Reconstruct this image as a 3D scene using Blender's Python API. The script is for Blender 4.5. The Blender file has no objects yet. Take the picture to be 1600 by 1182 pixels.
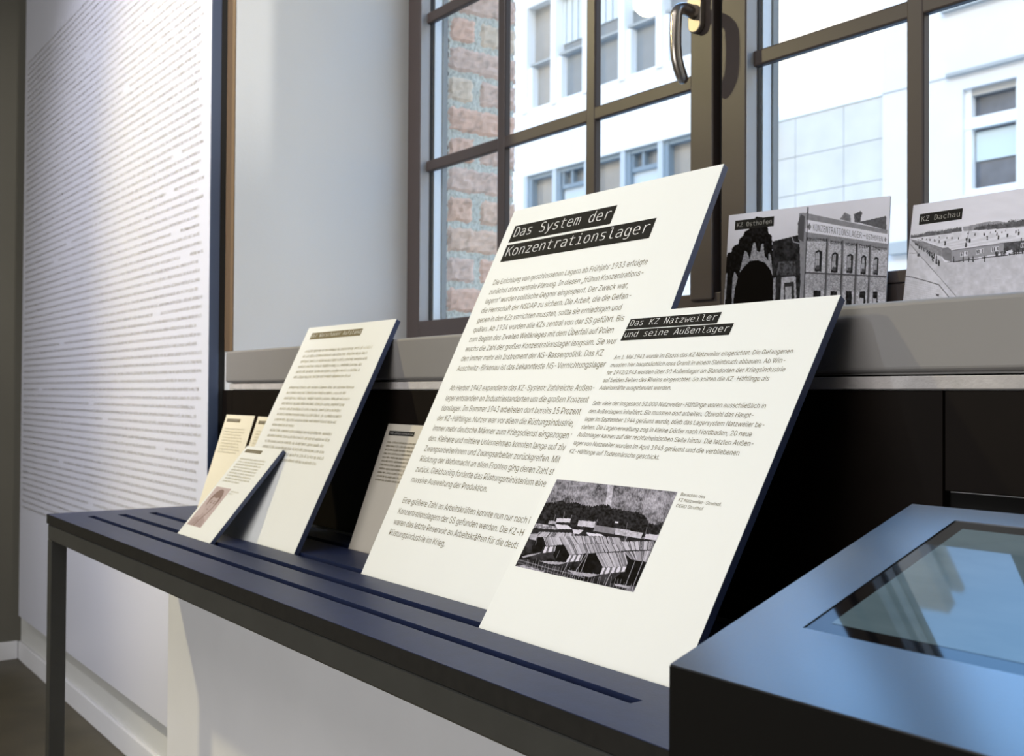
import bpy, bmesh, math, os, random
import numpy as np
from mathutils import Matrix, Vector
from mathutils.geometry import tessellate_polygon

sc = bpy.context.scene
COL = sc.collection

# ------------------------------------------------------------------ camera
HC = 0.977                                   # eye height above the floor
YAW, PITCH, ROLL = math.radians(36.08886), math.radians(0.871155), math.radians(0.341239)
F = Vector((-math.cos(YAW), math.sin(YAW), 0)); R = Vector((math.sin(YAW), math.cos(YAW), 0)); U = Vector((0, 0, 1))
F2 = math.cos(PITCH) * F + math.sin(PITCH) * U
U2 = -math.sin(PITCH) * F + math.cos(PITCH) * U
R3 = math.cos(ROLL) * R + math.sin(ROLL) * U2
U3 = -math.sin(ROLL) * R + math.cos(ROLL) * U2
cd = bpy.data.cameras.new('camera')
cam = bpy.data.objects.new('camera', cd); COL.objects.link(cam)
cam.matrix_world = Matrix(((R3.x, U3.x, -F2.x, 0), (R3.y, U3.y, -F2.y, 0), (R3.z, U3.z, -F2.z, HC), (0, 0, 0, 1)))
cd.sensor_width = 36; cd.lens = 1697.86 * 36 / 1600
cd.clip_start = 0.02; cd.clip_end = 500
cd.dof.use_dof = True; cd.dof.focus_distance = 1.15; cd.dof.aperture_fstop = 12
sc.camera = cam

# ------------------------------------------------------------------ view, sky, lights
sc.view_settings.view_transform = 'Standard'
sc.view_settings.look = 'None'
sc.view_settings.gamma = 1
sc.view_settings.use_curve_mapping = False
sc.view_settings.exposure = 0.0

w = bpy.data.worlds.new('sky'); sc.world = w; w.use_nodes = True
nt = w.node_tree; nt.nodes.clear()
wo = nt.nodes.new('ShaderNodeOutputWorld'); bg = nt.nodes.new('ShaderNodeBackground')
tc = nt.nodes.new('ShaderNodeTexCoord'); sx = nt.nodes.new('ShaderNodeSeparateXYZ'); rp = nt.nodes.new('ShaderNodeValToRGB')
nt.links.new(tc.outputs['Generated'], sx.inputs[0]); nt.links.new(sx.outputs['Z'], rp.inputs[0])
nt.links.new(rp.outputs[0], bg.inputs[0]); nt.links.new(bg.outputs[0], wo.inputs[0])
rp.color_ramp.elements[0].position = 0.0; rp.color_ramp.elements[0].color = (0.23, 0.205, 0.175, 1)
rp.color_ramp.elements[1].position = 1.0; rp.color_ramp.elements[1].color = (0.10, 0.18, 0.32, 1)
for _p, _c in ((0.45, (0.21, 0.20, 0.19)), (0.57, (0.15, 0.19, 0.30)), (0.70, (0.25, 0.53, 1.0))):
    e = rp.color_ramp.elements.new(_p); e.color = (*_c, 1)
bg.inputs[1].default_value = 8.0


def light(name, kind, loc, target, energy, color, size=0.05, spot=60, blend=0.3, sy=None):
    l = bpy.data.lights.new(name, kind); o = bpy.data.objects.new(name, l); COL.objects.link(o)
    o.location = loc
    d = Vector(target) - Vector(loc)
    o.rotation_euler = d.to_track_quat('-Z', 'Y').to_euler()
    l.energy = energy; l.color = color
    if kind == 'SPOT':
        l.spot_size = math.radians(spot); l.spot_blend = blend; l.shadow_soft_size = size
    elif kind == 'AREA':
        l.shape = 'RECTANGLE'; l.size = size; l.size_y = sy or size
    elif kind == 'SUN':
        l.angle = math.radians(size)
    return o


light('sun', 'SUN', (0, -5, 12), (-8, 12, 0), 1.7, (1.0, 0.90, 0.76), 2.0)
light('key_spot', 'SPOT', (-3.9, -0.9, 2.9), (-1.6, 0.75, 0.95), 200, (1.0, 0.87, 0.50), 0.06, 60, 0.6)
light('second_spot', 'SPOT', (-2.1, -0.7, 3.0), (-0.9, 0.9, 1.22), 80, (0.80, 0.90, 1.0), 0.05, 34, 1.0)
light('panel_spot', 'SPOT', (-2.2, -0.9, 3.0), (-2.75, 0.867, 1.72), 200, (0.90, 0.91, 1.0), 0.08, 56, 0.8)
light('reveal_spot', 'SPOT', (1.2, 0.85, 2.35), (-2.275, 0.93, 1.92), 150, (1.0, 0.96, 0.90), 0.012, 17, 1.0)
light('reveal_fill', 'SPOT', (2.4, 0.55, 2.4), (-2.275, 1.0, 1.65), 170, (1.0, 0.92, 0.80), 0.2, 22, 0.6)
light('ceiling_glow', 'AREA', (-0.8, -1.4, 3.2), (-0.8, -1.4, 0), 46, (1.0, 0.96, 0.92), 3.0, sy=2.0)
light('front_fill', 'AREA', (-1.2, -3.2, 1.35), (-1.2, 0, 1.15), 58, (0.98, 0.98, 0.98), 2.6, sy=1.5)  # soft fill added from the unseen room side to lift front faces

# ------------------------------------------------------------------ helpers
rnd = random.Random(7)
MATS = {}


def mat(name, color, rough=0.5, spec=0.5, metal=0.0, noise=0.0, nscale=20.0, bump=0.0, bscale=200.0, emit=None, estr=0.0):
    if name in MATS: return MATS[name]
    m = bpy.data.materials.new(name); m.use_nodes = True
    n = m.node_tree.nodes; L = m.node_tree.links; b = n['Principled BSDF']
    b.inputs['Base Color'].default_value = (*color, 1); b.inputs['Roughness'].default_value = rough
    b.inputs['Specular IOR Level'].default_value = spec; b.inputs['Metallic'].default_value = metal
    t = n.new('ShaderNodeTexCoord')
    if noise:
        x = n.new('ShaderNodeTexNoise'); x.inputs['Scale'].default_value = nscale; x.inputs['Detail'].default_value = 4
        L.new(t.outputs['Object'], x.inputs['Vector'])
        r = n.new('ShaderNodeValToRGB')
        r.color_ramp.elements[0].position = 0.3; r.color_ramp.elements[1].position = 0.7
        r.color_ramp.elements[0].color = (*[c * (1 - noise) for c in color], 1)
        r.color_ramp.elements[1].color = (*[min(1, c * (1 + noise)) for c in color], 1)
        L.new(x.outputs['Fac'], r.inputs[0]); L.new(r.outputs[0], b.inputs['Base Color'])
    if bump:
        x = n.new('ShaderNodeTexNoise'); x.inputs['Scale'].default_value = bscale; x.inputs['Detail'].default_value = 3
        L.new(t.outputs['Object'], x.inputs['Vector'])
        u = n.new('ShaderNodeBump'); u.inputs['Strength'].default_value = bump; u.inputs['Distance'].default_value = 0.002
        L.new(x.outputs['Fac'], u.inputs['Height']); L.new(u.outputs[0], b.inputs['Normal'])
    if emit:
        b.inputs['Emission Color'].default_value = (*emit, 1); b.inputs['Emission Strength'].default_value = estr
    MATS[name] = m
    return m


def attr_mat(name, rough=0.5, spec=0.3, bump=0.0):
    if name in MATS: return MATS[name]
    m = mat(name, (0.5, 0.5, 0.5), rough, spec, bump=bump)
    n = m.node_tree.nodes; a = n.new('ShaderNodeAttribute'); a.attribute_name = 'ink'
    m.node_tree.links.new(a.outputs['Color'], n['Principled BSDF'].inputs['Base Color'])
    return m


def glass_mat(name, tint=(0.95, 0.97, 0.97)):
    m = bpy.data.materials.new(name); m.use_nodes = True
    n = m.node_tree.nodes; L = m.node_tree.links; n.clear()
    o = n.new('ShaderNodeOutputMaterial'); mx = n.new('ShaderNodeMixShader'); t = n.new('ShaderNodeBsdfTransparent')
    g = n.new('ShaderNodeBsdfGlossy'); f = n.new('ShaderNodeFresnel')
    t.inputs[0].default_value = (*tint, 1); g.inputs['Roughness'].default_value = 0.01; 
    ge = n.new('ShaderNodeNewGeometry'); ma = n.new('ShaderNodeMath'); ma.operation = 'MULTIPLY_ADD'      # same reflectance on both faces of the pane
    ma.inputs[1].default_value = 1 / 1.45 - 1.45; ma.inputs[2].default_value = 1.45
    L.new(ge.outputs['Backfacing'], ma.inputs[0]); L.new(ma.outputs[0], f.inputs[0])
    L.new(f.outputs[0], mx.inputs[0]); L.new(t.outputs[0], mx.inputs[1]); L.new(g.outputs[0], mx.inputs[2]); L.new(mx.outputs[0], o.inputs[0])
    MATS[name] = m
    return m


class MB:
    def __init__(self):
        self.bm = bmesh.new()

    def box(self, x0, x1, y0, y1, z0, z1, bev=0.0, seg=2):
        vs = [self.bm.verts.new((x, y, z)) for x in (x0, x1) for y in (y0, y1) for z in (z0, z1)]
        fs = [self.bm.faces.new([vs[i] for i in q]) for q in ((0, 1, 3, 2), (4, 6, 7, 5), (0, 4, 5, 1), (2, 3, 7, 6), (0, 2, 6, 4), (1, 5, 7, 3))]
        if bev:
            es = list({e for f in fs for e in f.edges})
            bmesh.ops.bevel(self.bm, geom=es, offset=bev, segments=seg, profile=0.5, affect='EDGES')
        return self

    def prism(self, pts, axis, a, b, bev=0.0):
        """pts: 2D polygon; axis 'x' -> pts are (y,z); 'y' -> (x,z); 'z' -> (x,y)"""
        def P(p, h):
            return {'x': (h, p[0], p[1]), 'y': (p[0], h, p[1]), 'z': (p[0], p[1], h)}[axis]
        A = [self.bm.verts.new(P(p, a)) for p in pts]; B = [self.bm.verts.new(P(p, b)) for p in pts]
        n = len(pts); fs = [self.bm.faces.new(A), self.bm.faces.new(B)]
        for i in range(n): fs.append(self.bm.faces.new([A[i], A[(i + 1) % n], B[(i + 1) % n], B[i]]))
        if bev:
            es = list({e for f in fs for e in f.edges})
            bmesh.ops.bevel(self.bm, geom=es, offset=bev, segments=2, profile=0.5, affect='EDGES')
        return self

    def quad(self, a, b, c, d):
        self.bm.faces.new([self.bm.verts.new(p) for p in (a, b, c, d)]); return self

    def tube(self, path, radii, n=14, flat=1.0, side=None):
        """swept tube along a list of points; flat squashes it along the `side` direction"""
        rings = []
        for i, p in enumerate(path):
            p = Vector(p); q0 = Vector(path[max(i - 1, 0)]); q1 = Vector(path[min(i + 1, len(path) - 1)])
            t = (q1 - q0).normalized(); a = Vector(side) if side else Vector((1, 0, 0))
            a = (a - a.dot(t) * t).normalized(); b = t.cross(a)
            r = radii[i] if isinstance(radii, (list, tuple)) else radii
            rings.append([self.bm.verts.new(p + a * (r * flat * math.cos(k * 2 * math.pi / n)) + b * (r * math.sin(k * 2 * math.pi / n))) for k in range(n)])
        for i in range(len(rings) - 1):
            for k in range(n):
                self.bm.faces.new([rings[i][k], rings[i][(k + 1) % n], rings[i + 1][(k + 1) % n], rings[i + 1][k]])
        self.bm.faces.new(rings[0][::-1]); self.bm.faces.new(rings[-1])
        return self

    def build(self, name, m, parent=None, smooth=False, keep_normals=False):
        if not keep_normals: bmesh.ops.recalc_face_normals(self.bm, faces=self.bm.faces)
        me = bpy.data.meshes.new(name); self.bm.to_mesh(me); self.bm.free()
        me.materials.append(m)
        if smooth:
            for p in me.polygons: p.use_smooth = True
        return link(name, me, parent)


def world_loc(o):
    v = Vector(o.location)
    while o.parent: o = o.parent; v += o.location
    return v


def link(name, me, parent=None):
    """mesh data arrives in world coordinates; its origin goes to the middle of its underside"""
    if len(me.vertices):
        co = np.empty(len(me.vertices) * 3, dtype=np.float32); me.vertices.foreach_get('co', co); co = co.reshape(-1, 3)
        lo, hi = co.min(0), co.max(0); c = Vector(((lo[0] + hi[0]) / 2, (lo[1] + hi[1]) / 2, lo[2]))
    else:
        c = Vector((0, 0, 0))
    me.transform(Matrix.Translation(-c))
    o = bpy.data.objects.new(name, me); COL.objects.link(o)
    if parent:
        o.parent = parent; o.location = c - world_loc(parent)
    else:
        o.location = c
    return o


def tag(o, label=None, cat=None, group=None, kind=None):
    for k, v in (('label', label), ('category', cat), ('group', group), ('kind', kind)):
        if v: o[k] = v
    return o


def empty(name, loc, label=None, cat=None, group=None, kind=None):
    o = bpy.data.objects.new(name, None); COL.objects.link(o); o.location = loc; o.empty_display_size = 0.05
    return tag(o, label, cat, group, kind)


def struct(o): o['kind'] = 'structure'; return o


# ------------------------------------------------------------------ materials
M_white = mat('white_wall_paint', (0.72, 0.72, 0.70), 0.6, 0.3, noise=0.02, nscale=3, bump=0.15, bscale=120)
M_base = mat('white_base_paint', (0.84, 0.84, 0.87), 0.6, 0.3, noise=0.03, nscale=4)
M_grey = mat('grey_wall_paint', (0.15, 0.143, 0.12), 0.7, 0.2, noise=0.05, nscale=2)
M_floor = mat('brown_floor', (0.11, 0.092, 0.055), 0.45, 0.4, noise=0.22, nscale=5, bump=0.1)
M_ceil = mat('ceiling_paint', (0.5, 0.5, 0.48), 0.8, 0.2)
M_room = mat('room_wall_paint', (0.30, 0.29, 0.27), 0.8, 0.2)
M_sill = mat('sill_paint', (0.245, 0.232, 0.225), 0.45, 0.5, noise=0.03, nscale=6)
M_plaster = mat('old_plaster', (0.50, 0.47, 0.46), 0.8, 0.2, noise=0.12, nscale=30, bump=0.5, bscale=150)
M_frame = mat('brown_window_paint', (0.056, 0.042, 0.037), 0.42, 0.35, noise=0.04, nscale=8)
M_rebate = mat('lit_frame_edge', (0.42, 0.42, 0.42), 0.35, 0.5)
M_outer = mat('outer_frame_white', (0.88, 0.88, 0.86), 0.5, 0.4)
M_gasket = mat('rubber_gasket', (0.012, 0.012, 0.012), 0.5, 0.3)
M_glass = glass_mat('window_glass')
M_steel = mat('brushed_steel', (0.42, 0.38, 0.34), 0.28, 0.5, metal=1.0)
M_rose = mat('rosette_steel', (0.30, 0.26, 0.22), 0.4, 0.5, metal=0.7)
M_panel = mat('panel_white', (0.73, 0.74, 0.83), 0.35, 0.5)
M_paneledge = mat('panel_edge_navy', (0.06, 0.09, 0.17), 0.4, 0.6)
M_cardface = mat('board_paper', (0.83, 0.84, 0.83), 0.55, 0.25, noise=0.008, nscale=8)
M_cardedge = mat('board_edge', (0.04, 0.06, 0.135), 0.4, 0.7)
M_ink = mat('brown_ink', (0.14, 0.108, 0.040), 0.7, 0.1)
M_strip = mat('title_strip_ink', (0.012, 0.011, 0.010), 0.6, 0.08)
M_strip2 = mat('title_strip_ochre', (0.19, 0.155, 0.085), 0.6, 0.2)
M_title = mat('title_lettering', (0.80, 0.80, 0.80), 0.6, 0.2)
M_greyink = mat('panel_lettering', (0.54, 0.52, 0.50), 0.6, 0.2)
M_table = mat('black_table_board', (0.012, 0.021, 0.070), 0.45, 0.5, noise=0.12, nscale=60, bump=0.06, bscale=400)  # blue in the base colour stands in for sky sheen on the black top
M_tedge = mat('black_table_edge', (0.010, 0.009, 0.008), 0.6, 0.3, noise=0.3, nscale=80)
M_steelblk = mat('dark_steel', (0.040, 0.040, 0.037), 0.45, 0.5, noise=0.08, nscale=25)
M_backb = mat('dark_brown_board', (0.0065, 0.0042, 0.003), 0.6, 0.1, noise=0.15, nscale=15)
M_cons = mat('black_console_paint', (0.008, 0.011, 0.018), 0.32, 1.0, bump=0.03, bscale=600)
_b = M_table.node_tree.nodes['Principled BSDF'].inputs; _b['Coat Weight'].default_value = 0.0; _b['Coat IOR'].default_value = 1.7; _b['Coat Roughness'].default_value = 0.38
for _n in ('Coat Weight',): M_cons.node_tree.nodes['Principled BSDF'].inputs[_n].default_value = 1.0
M_cons.node_tree.nodes['Principled BSDF'].inputs['Coat IOR'].default_value = 1.8
M_cons.node_tree.nodes['Principled BSDF'].inputs['Coat Roughness'].default_value = 0.21
M_consb = mat('console_black_side', (0.004, 0.0035, 0.003), 0.6, 0.12)
M_bezel = mat('screen_bezel', (0.004, 0.004, 0.005), 0.04, 0.3)
M_photo = attr_mat('photo_print', 0.6, 0.02)

# ------------------------------------------------------------------ room shell
W = 0.905
XR = -2.275           # left jamb of the window opening
XO = -0.17            # right jamb
ZT = 2.76
TOP = 3.3
struct(MB().box(-4.6, 3.2, -3.6, 1.66, -0.12, 0.0).build('floor', M_floor))
struct(MB().box(-4.6, 3.2, -3.6, 1.64, TOP, TOP + 0.15).build('ceiling', M_ceil))
struct(MB().box(-4.6, -4.29, -3.4, W, 0, TOP).build('wall_left', M_grey))
struct(MB().box(3.0, 3.2, -3.4, W, 0, TOP).build('wall_right', M_room))
struct(MB().box(-4.6, 3.2, -3.6, -3.4, 0, TOP).build('wall_front', M_room))
b = MB()
b.box(-4.6, XR, W, 1.44, 0, TOP)
b.box(XR, XO, 0.912, 1.44, 0, 0.984)
b.box(XR, XO, W, 1.44, ZT, TOP)
b.box(XO, 3.2, W, 1.44, 0, TOP)
struct(b.build('wall_back', M_white))
struct(MB().box(XR + 0.002, XO - 0.002, 0.896, 1.33, 0.984, 0.9965, 0.001).build('trim_1', M_plaster))
struct(MB().box(-4.278, -2.312, 0.893, W, 0, 0.066, 0.003).build('baseboard_back', M_base))
struct(MB().box(-4.29, -4.278, -3.39, 0.893, 0, 0.066, 0.003).build('baseboard_left', M_base))

struct(MB().box(-2.3205, XR - 0.0005, 0.9025, W - 0.0002, 1.0685, ZT + 0.1).build('wall_strip', mat('brown_corner_strip', (0.16, 0.105, 0.06), 0.6, 0.2)))  # thin brown strip over the wall beside the window opening

# ------------------------------------------------------------------ window
win = struct(empty('window_1', (-1.22, 1.34, 1.066)))
S = 0.893
sb = MB().box(-2.29, -0.10, S, W - 0.0005, 1.0, 1.0676, 0.005, 4)
sb.box(XR + 0.001, XO - 0.001, W - 0.004, 1.40, 0.998, 1.0665)
sb.build('window_sill', M_sill, win)
YF, YG = 1.34, 1.373          # inner face of the frames, plane of the inner glazing bars
zb, zt = 1.150, 2.70
xs = [(-2.217, -1.321), (-1.199, -0.303)]
fr = MB()
fr.box(XR + 0.001, -2.217, YF, 1.40, 1.0665, ZT - 0.001, 0.002)
fr.box(-2.217, -1.252, YF, 1.40, 1.0665, zb, 0.002)
fr.box(-2.217, -1.252, YF, 1.40, zt, ZT - 0.001, 0.002)
fr.box(-1.252, -1.199, YF, 1.40, 1.0665, ZT - 0.001, 0.002)
fr.box(-1.199, XO - 0.001, YF + 0.003, 1.40, 1.0665, 1.138, 0.002)
fr.box(-1.199, -0.303, YF, 1.40, 1.138, zb + 0.006, 0.002)
fr.box(-1.199, -0.303, YF, 1.40, zt, ZT - 0.001, 0.002)
fr.box(-0.303, XO - 0.001, YF, 1.40, 1.0665, ZT - 0.001, 0.002)
fr.build('window_frame', M_frame, win)
MB().box(-1.318, -1.2655, YF - 0.006, 1.40, zb - 0.012, zt + 0.01, 0.003).build('sash_stile', M_frame, win)
MB().box(-1.2655, -1.252, YF + 0.012, 1.40, zb, zt).build('sash_gap', M_gasket, win)
for (x0, x1), zs in zip(xs, ((1.521, 1.877, 2.233, 2.589), (1.528, 1.884, 2.240, 2.596))):
    # rebate edge with window light put into its paler colour, dark gasket, outer frame
    MB().box(x0 - 0.0005, x0 + 0.0012, YF + 0.002, YG, zb + 0.001, zt).build('rebate_edge', M_rebate, win)
    MB().box(x0 + 0.0012, x0 + 0.0032, YG - 0.006, YG - 0.0002, zb, zt).build('gasket', M_gasket, win)
    o = MB(); o.box(x0 - 0.01, x0 + 0.003, YG + 0.006, YG + 0.026, zb, zt); o.build('outer_sash_edge', M_outer, win)
    o = MB(); o.box(x0 - 0.02, x0 + 0.006, 1.401, 1.414, zb, zt); o.box(x0 - .02, x1 + .02, 1.401, 1.414, zb - 0.02, zb + .004); o.build('outer_sash', mat('outer_sash_grey', (0.30, 0.30, 0.28), 0.5, 0.4), win)
    st = (x1 - x0) / 3
    for k in (1, 2):
        xc = x0 + st * k + (0.0115 if x0 < -2 else 0.0)
        MB().box(xc - 0.0135, xc + 0.0135, 1.356, YG - 0.0005, zb, zt, 0.003).build('glazing_bar', M_frame, win)
    for z in zs:
        MB().box(x0, x1, 1.357, YG - 0.001, z - 0.013, z + 0.013, 0.003).build('glazing_bar', M_frame, win)
    MB().box(x0 + 0.001, x1 - 0.001, YG, YG + 0.004, zb, zt).build('glass_pane', M_glass, win)
# handle on the sash stile
hd = empty('handle', (0, 0, 0)); hd.parent = win; hd.location = Vector((-1.2985, 1.334, 1.63)) - win.location
prof = []
for k in range(24):
    a = 2 * math.pi * k / 24
    prof.append((-1.2985 + 0.0155 * math.cos(a), 1.6285 + (0.022 if math.sin(a) >= 0 else -0.022) + 0.0155 * math.sin(a)))
hp = MB().prism(prof, 'y', 1.323, 1.3335, 0.002); hp.build('rosette', M_rose, hd)
px_, zc = -1.2985, 1.626
path = [(px_, 1.325, zc), (px_, 1.312, zc), (px_, 1.298, zc + 0.0005)]
rad = [0.0125, 0.0115, 0.0105]
for k in range(1, 9):
    a = math.pi / 2 * k / 8
    path.append((px_, 1.298 - 0.017 * math.sin(a), zc - 0.017 * (1 - math.cos(a)))); rad.append(0.0103)
for z, y in ((1.585, 1.2798), (1.56, 1.280), (1.54, 1.2825), (1.525, 1.2875), (1.512, 1.2945), (1.504, 1.299), (1.5005, 1.3005)):
    path.append((px_, y, z)); rad.append({1.504: 0.0085, 1.5005: 0.004}.get(z, 0.0100))
MB().tube(path, rad, 18, 0.95, (1, 0, 0)).build('grip', M_steel, hd, smooth=True)

# outer brick reveal (single bricks in mortar)
def brick_wall():
    bm = bmesh.new(); cl = bm.verts.layers.float_color.new('ink')
    XB = -2.245
    def rect_grid(y0, y1, z0, z1, x, tone, seed, rough=0.0016, out=0.005, nx=10, nz=7, closed=True):
        r = random.Random(seed)
        ph = [r.uniform(0, 6.28) for _ in range(6)]
        def hgt(a, c):
            ed = min(a, 1 - a) * (y1 - y0), min(c, 1 - c) * (z1 - z0)
            f = min(1, min(ed) / 0.006)
            n = 0.4 * math.sin(19 * a + ph[0] + 7 * c) + 0.35 * math.sin(31 * c + ph[1] - 11 * a) + r.uniform(-.8, .8)
            return out * f ** 0.5 + rough * n * (0.3 + 0.7 * f)
        g = []
        for i in range(nx + 1):
            row = []
            for j in range(nz + 1):
                a, c = i / nx, j / nz
                jy = r.uniform(-.0025, .0025); jz = r.uniform(-.0022, .0022)
                v = bm.verts.new((x + hgt(a, c), y0 + (y1 - y0) * a + jy, z0 + (z1 - z0) * c + jz))
                k = r.uniform(.88, 1.12)
                if r.random() < .07: k *= .72
                v[cl] = (tone[0] * k, tone[1] * k, tone[2] * k, 1); row.append(v)
            g.append(row)
        for i in range(nx):
            for j in range(nz): bm.faces.new([g[i][j], g[i + 1][j], g[i + 1][j + 1], g[i][j + 1]])
        if closed:
            back = {}
            def bk(v):
                if v not in back:
                    q = bm.verts.new((x - 0.015, v.co.y, v.co.z)); q[cl] = v[cl]; back[v] = q
                return back[v]
            bd = [g[i][0] for i in range(nx + 1)] + [g[nx][j] for j in range(1, nz + 1)] + [g[i][nz] for i in range(nx - 1, -1, -1)] + [g[0][j] for j in range(nz - 1, 0, -1)]
            for i in range(len(bd)):
                a, c = bd[i], bd[(i + 1) % len(bd)]
                bm.faces.new([a, bk(a), bk(c), c])
    pitch = 0.0745; z = 1.03; k = 0
    while z < 2.75:
        r = random.Random(100 + k)
        if k % 2: cuts = [(1.436, 1.516), (1.530, 1.642)]
        else: cuts = [(1.436, 1.640)]
        for (a, c) in cuts:
            t = r.choice([(0.86, 0.58, 0.41), (0.86, 0.54, 0.38), (0.86, 0.66, 0.47), (0.82, 0.57, 0.43), (0.86, 0.54, 0.37)])
            rect_grid(a, c + r.uniform(-.006, .002), z, z + pitch - 0.0125, XB, t, 1000 * k + int(c * 100), nx=max(6, int((c - a) * 90)))
        z += pitch; k += 1
    rect_grid(1.436, 1.634, 1.0, 2.76, XB + 0.001, (0.70, 0.66, 0.54), 5, 0.0016, 0.0, 40, 300, closed=False)
    bmesh.ops.recalc_face_normals(bm, faces=bm.faces)
    me = bpy.data.meshes.new('wall_outer'); bm.to_mesh(me); bm.free(); me.materials.append(attr_mat('brick_and_mortar', 0.9, 0.1, 0.25))
    return link('wall_outer', me)
struct(brick_wall())
b = MB(); b.box(-4.6, -2.247, 1.441, 1.632, 0, TOP); b.box(XO + 0.03, 3.2, 1.441, 1.64, 0, TOP)
b.box(-2.247, XO + 0.03, 1.441, 1.64, ZT + 0.03, TOP); b.box(-2.247, XO + 0.03, 1.441, 1.64, 0, 1.02)
struct(b.build('wall_outer_core', mat('outer_wall_core', (0.38, 0.36, 0.33), 0.9, 0.1)))

# ------------------------------------------------------------------ display table
tb = empty('display_table', (-1.42, 0.7, 0), 'long black display table with four grooves along its top, standing under the window', 'table')
TZ = 0.730
X0, X1 = -2.332, -0.516
slots = [(0.593, 0.607), (0.652, 0.669), (0.714, 0.731), (0.812, 0.830)]
t = MB()
ye = 0.538
for (a, c) in slots:
    t.box(-2.242, -0.650, ye, a, TZ - 0.019, TZ); ye = c
t.box(-2.242, -0.650, ye, 0.888, TZ - 0.019, TZ)
t.box(X0, -2.242, 0.538, 0.866, TZ - 0.019, TZ); t.box(-0.650, X1, 0.538, 0.888, TZ - 0.019, TZ)
t.build('tabletop', M_table, tb)
MB().box(X0 + 0.0005, X1, 0.5374, 0.5379, TZ - 0.0188, TZ - 0.0006).build('front_edge', M_tedge, tb)
MB().box(-2.25, -0.64, 0.575, 0.85, TZ - 0.0215, TZ - 0.0192).build('groove_floor', M_strip, tb)
ap = MB()
ap.box(X0, X1, 0.540, 0.570, TZ - 0.0515, TZ - 0.0205, 0.0028)
ap.build('front_rail', M_steelblk, tb)
MB().box(X0, X0 + 0.03, 0.570, 0.836, TZ - 0.0515, TZ - 0.0205, 0.0015).build('side_rail', M_steelblk, tb)
MB().box(X0 + 0.03, X1, 0.836, 0.866, TZ - 0.0515, TZ - 0.0205, 0.0015).build('back_rail', M_steelblk, tb)
for x in (X0, X1 - 0.03):
    for y in (0.540, 0.836):
        MB().box(x, x + 0.031, y, y + 0.030, 0, TZ - 0.0515, 0.0015).build('leg', M_steelblk, tb)
tag(MB().box(-2.298, -0.56, 0.776, 0.792, 0, 0.676, 0.001).build('base_board', M_base),
    'pale off-white board standing on the floor below the black table', 'panel')

bk = empty('backboard', (-1.2, 0.905, 0.74), 'dark brown board fixed to the wall between the table and the window sill', 'board')
MB().box(-2.262, -0.5675, 0.898, 0.9115, TZ + 0.002, 0.983, 0.001).build('wide_section', M_backb, bk)
MB().box(-2.3185, -2.2635, 0.8985, 0.9045, TZ + 0.002, 0.983).build('edge_strip', M_backb, bk)
MB().box(-0.5655, -0.18, 0.898, 0.9115, 0.892, 0.983, 0.001).build('short_section', M_backb, bk)
MB().box(-0.5655, -0.18, 0.9075, 0.9115, 0.70, 0.890).build('recess_board', M_consb, bk)

# ------------------------------------------------------------------ text
def load_font(fn):
    try:
        return bpy.data.fonts.load(os.path.join(bpy.utils.system_resource('DATAFILES'), 'fonts', fn))
    except Exception:
        return None
FONT_BODY = load_font('Inter.woff2'); FONT_MONO = load_font('DejaVuSansMono.woff2')
THIN = {FONT_MONO.name: 0.011} if FONT_MONO else {}
if FONT_BODY: THIN[FONT_BODY.name] = 0.004
_tc = {}


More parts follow.
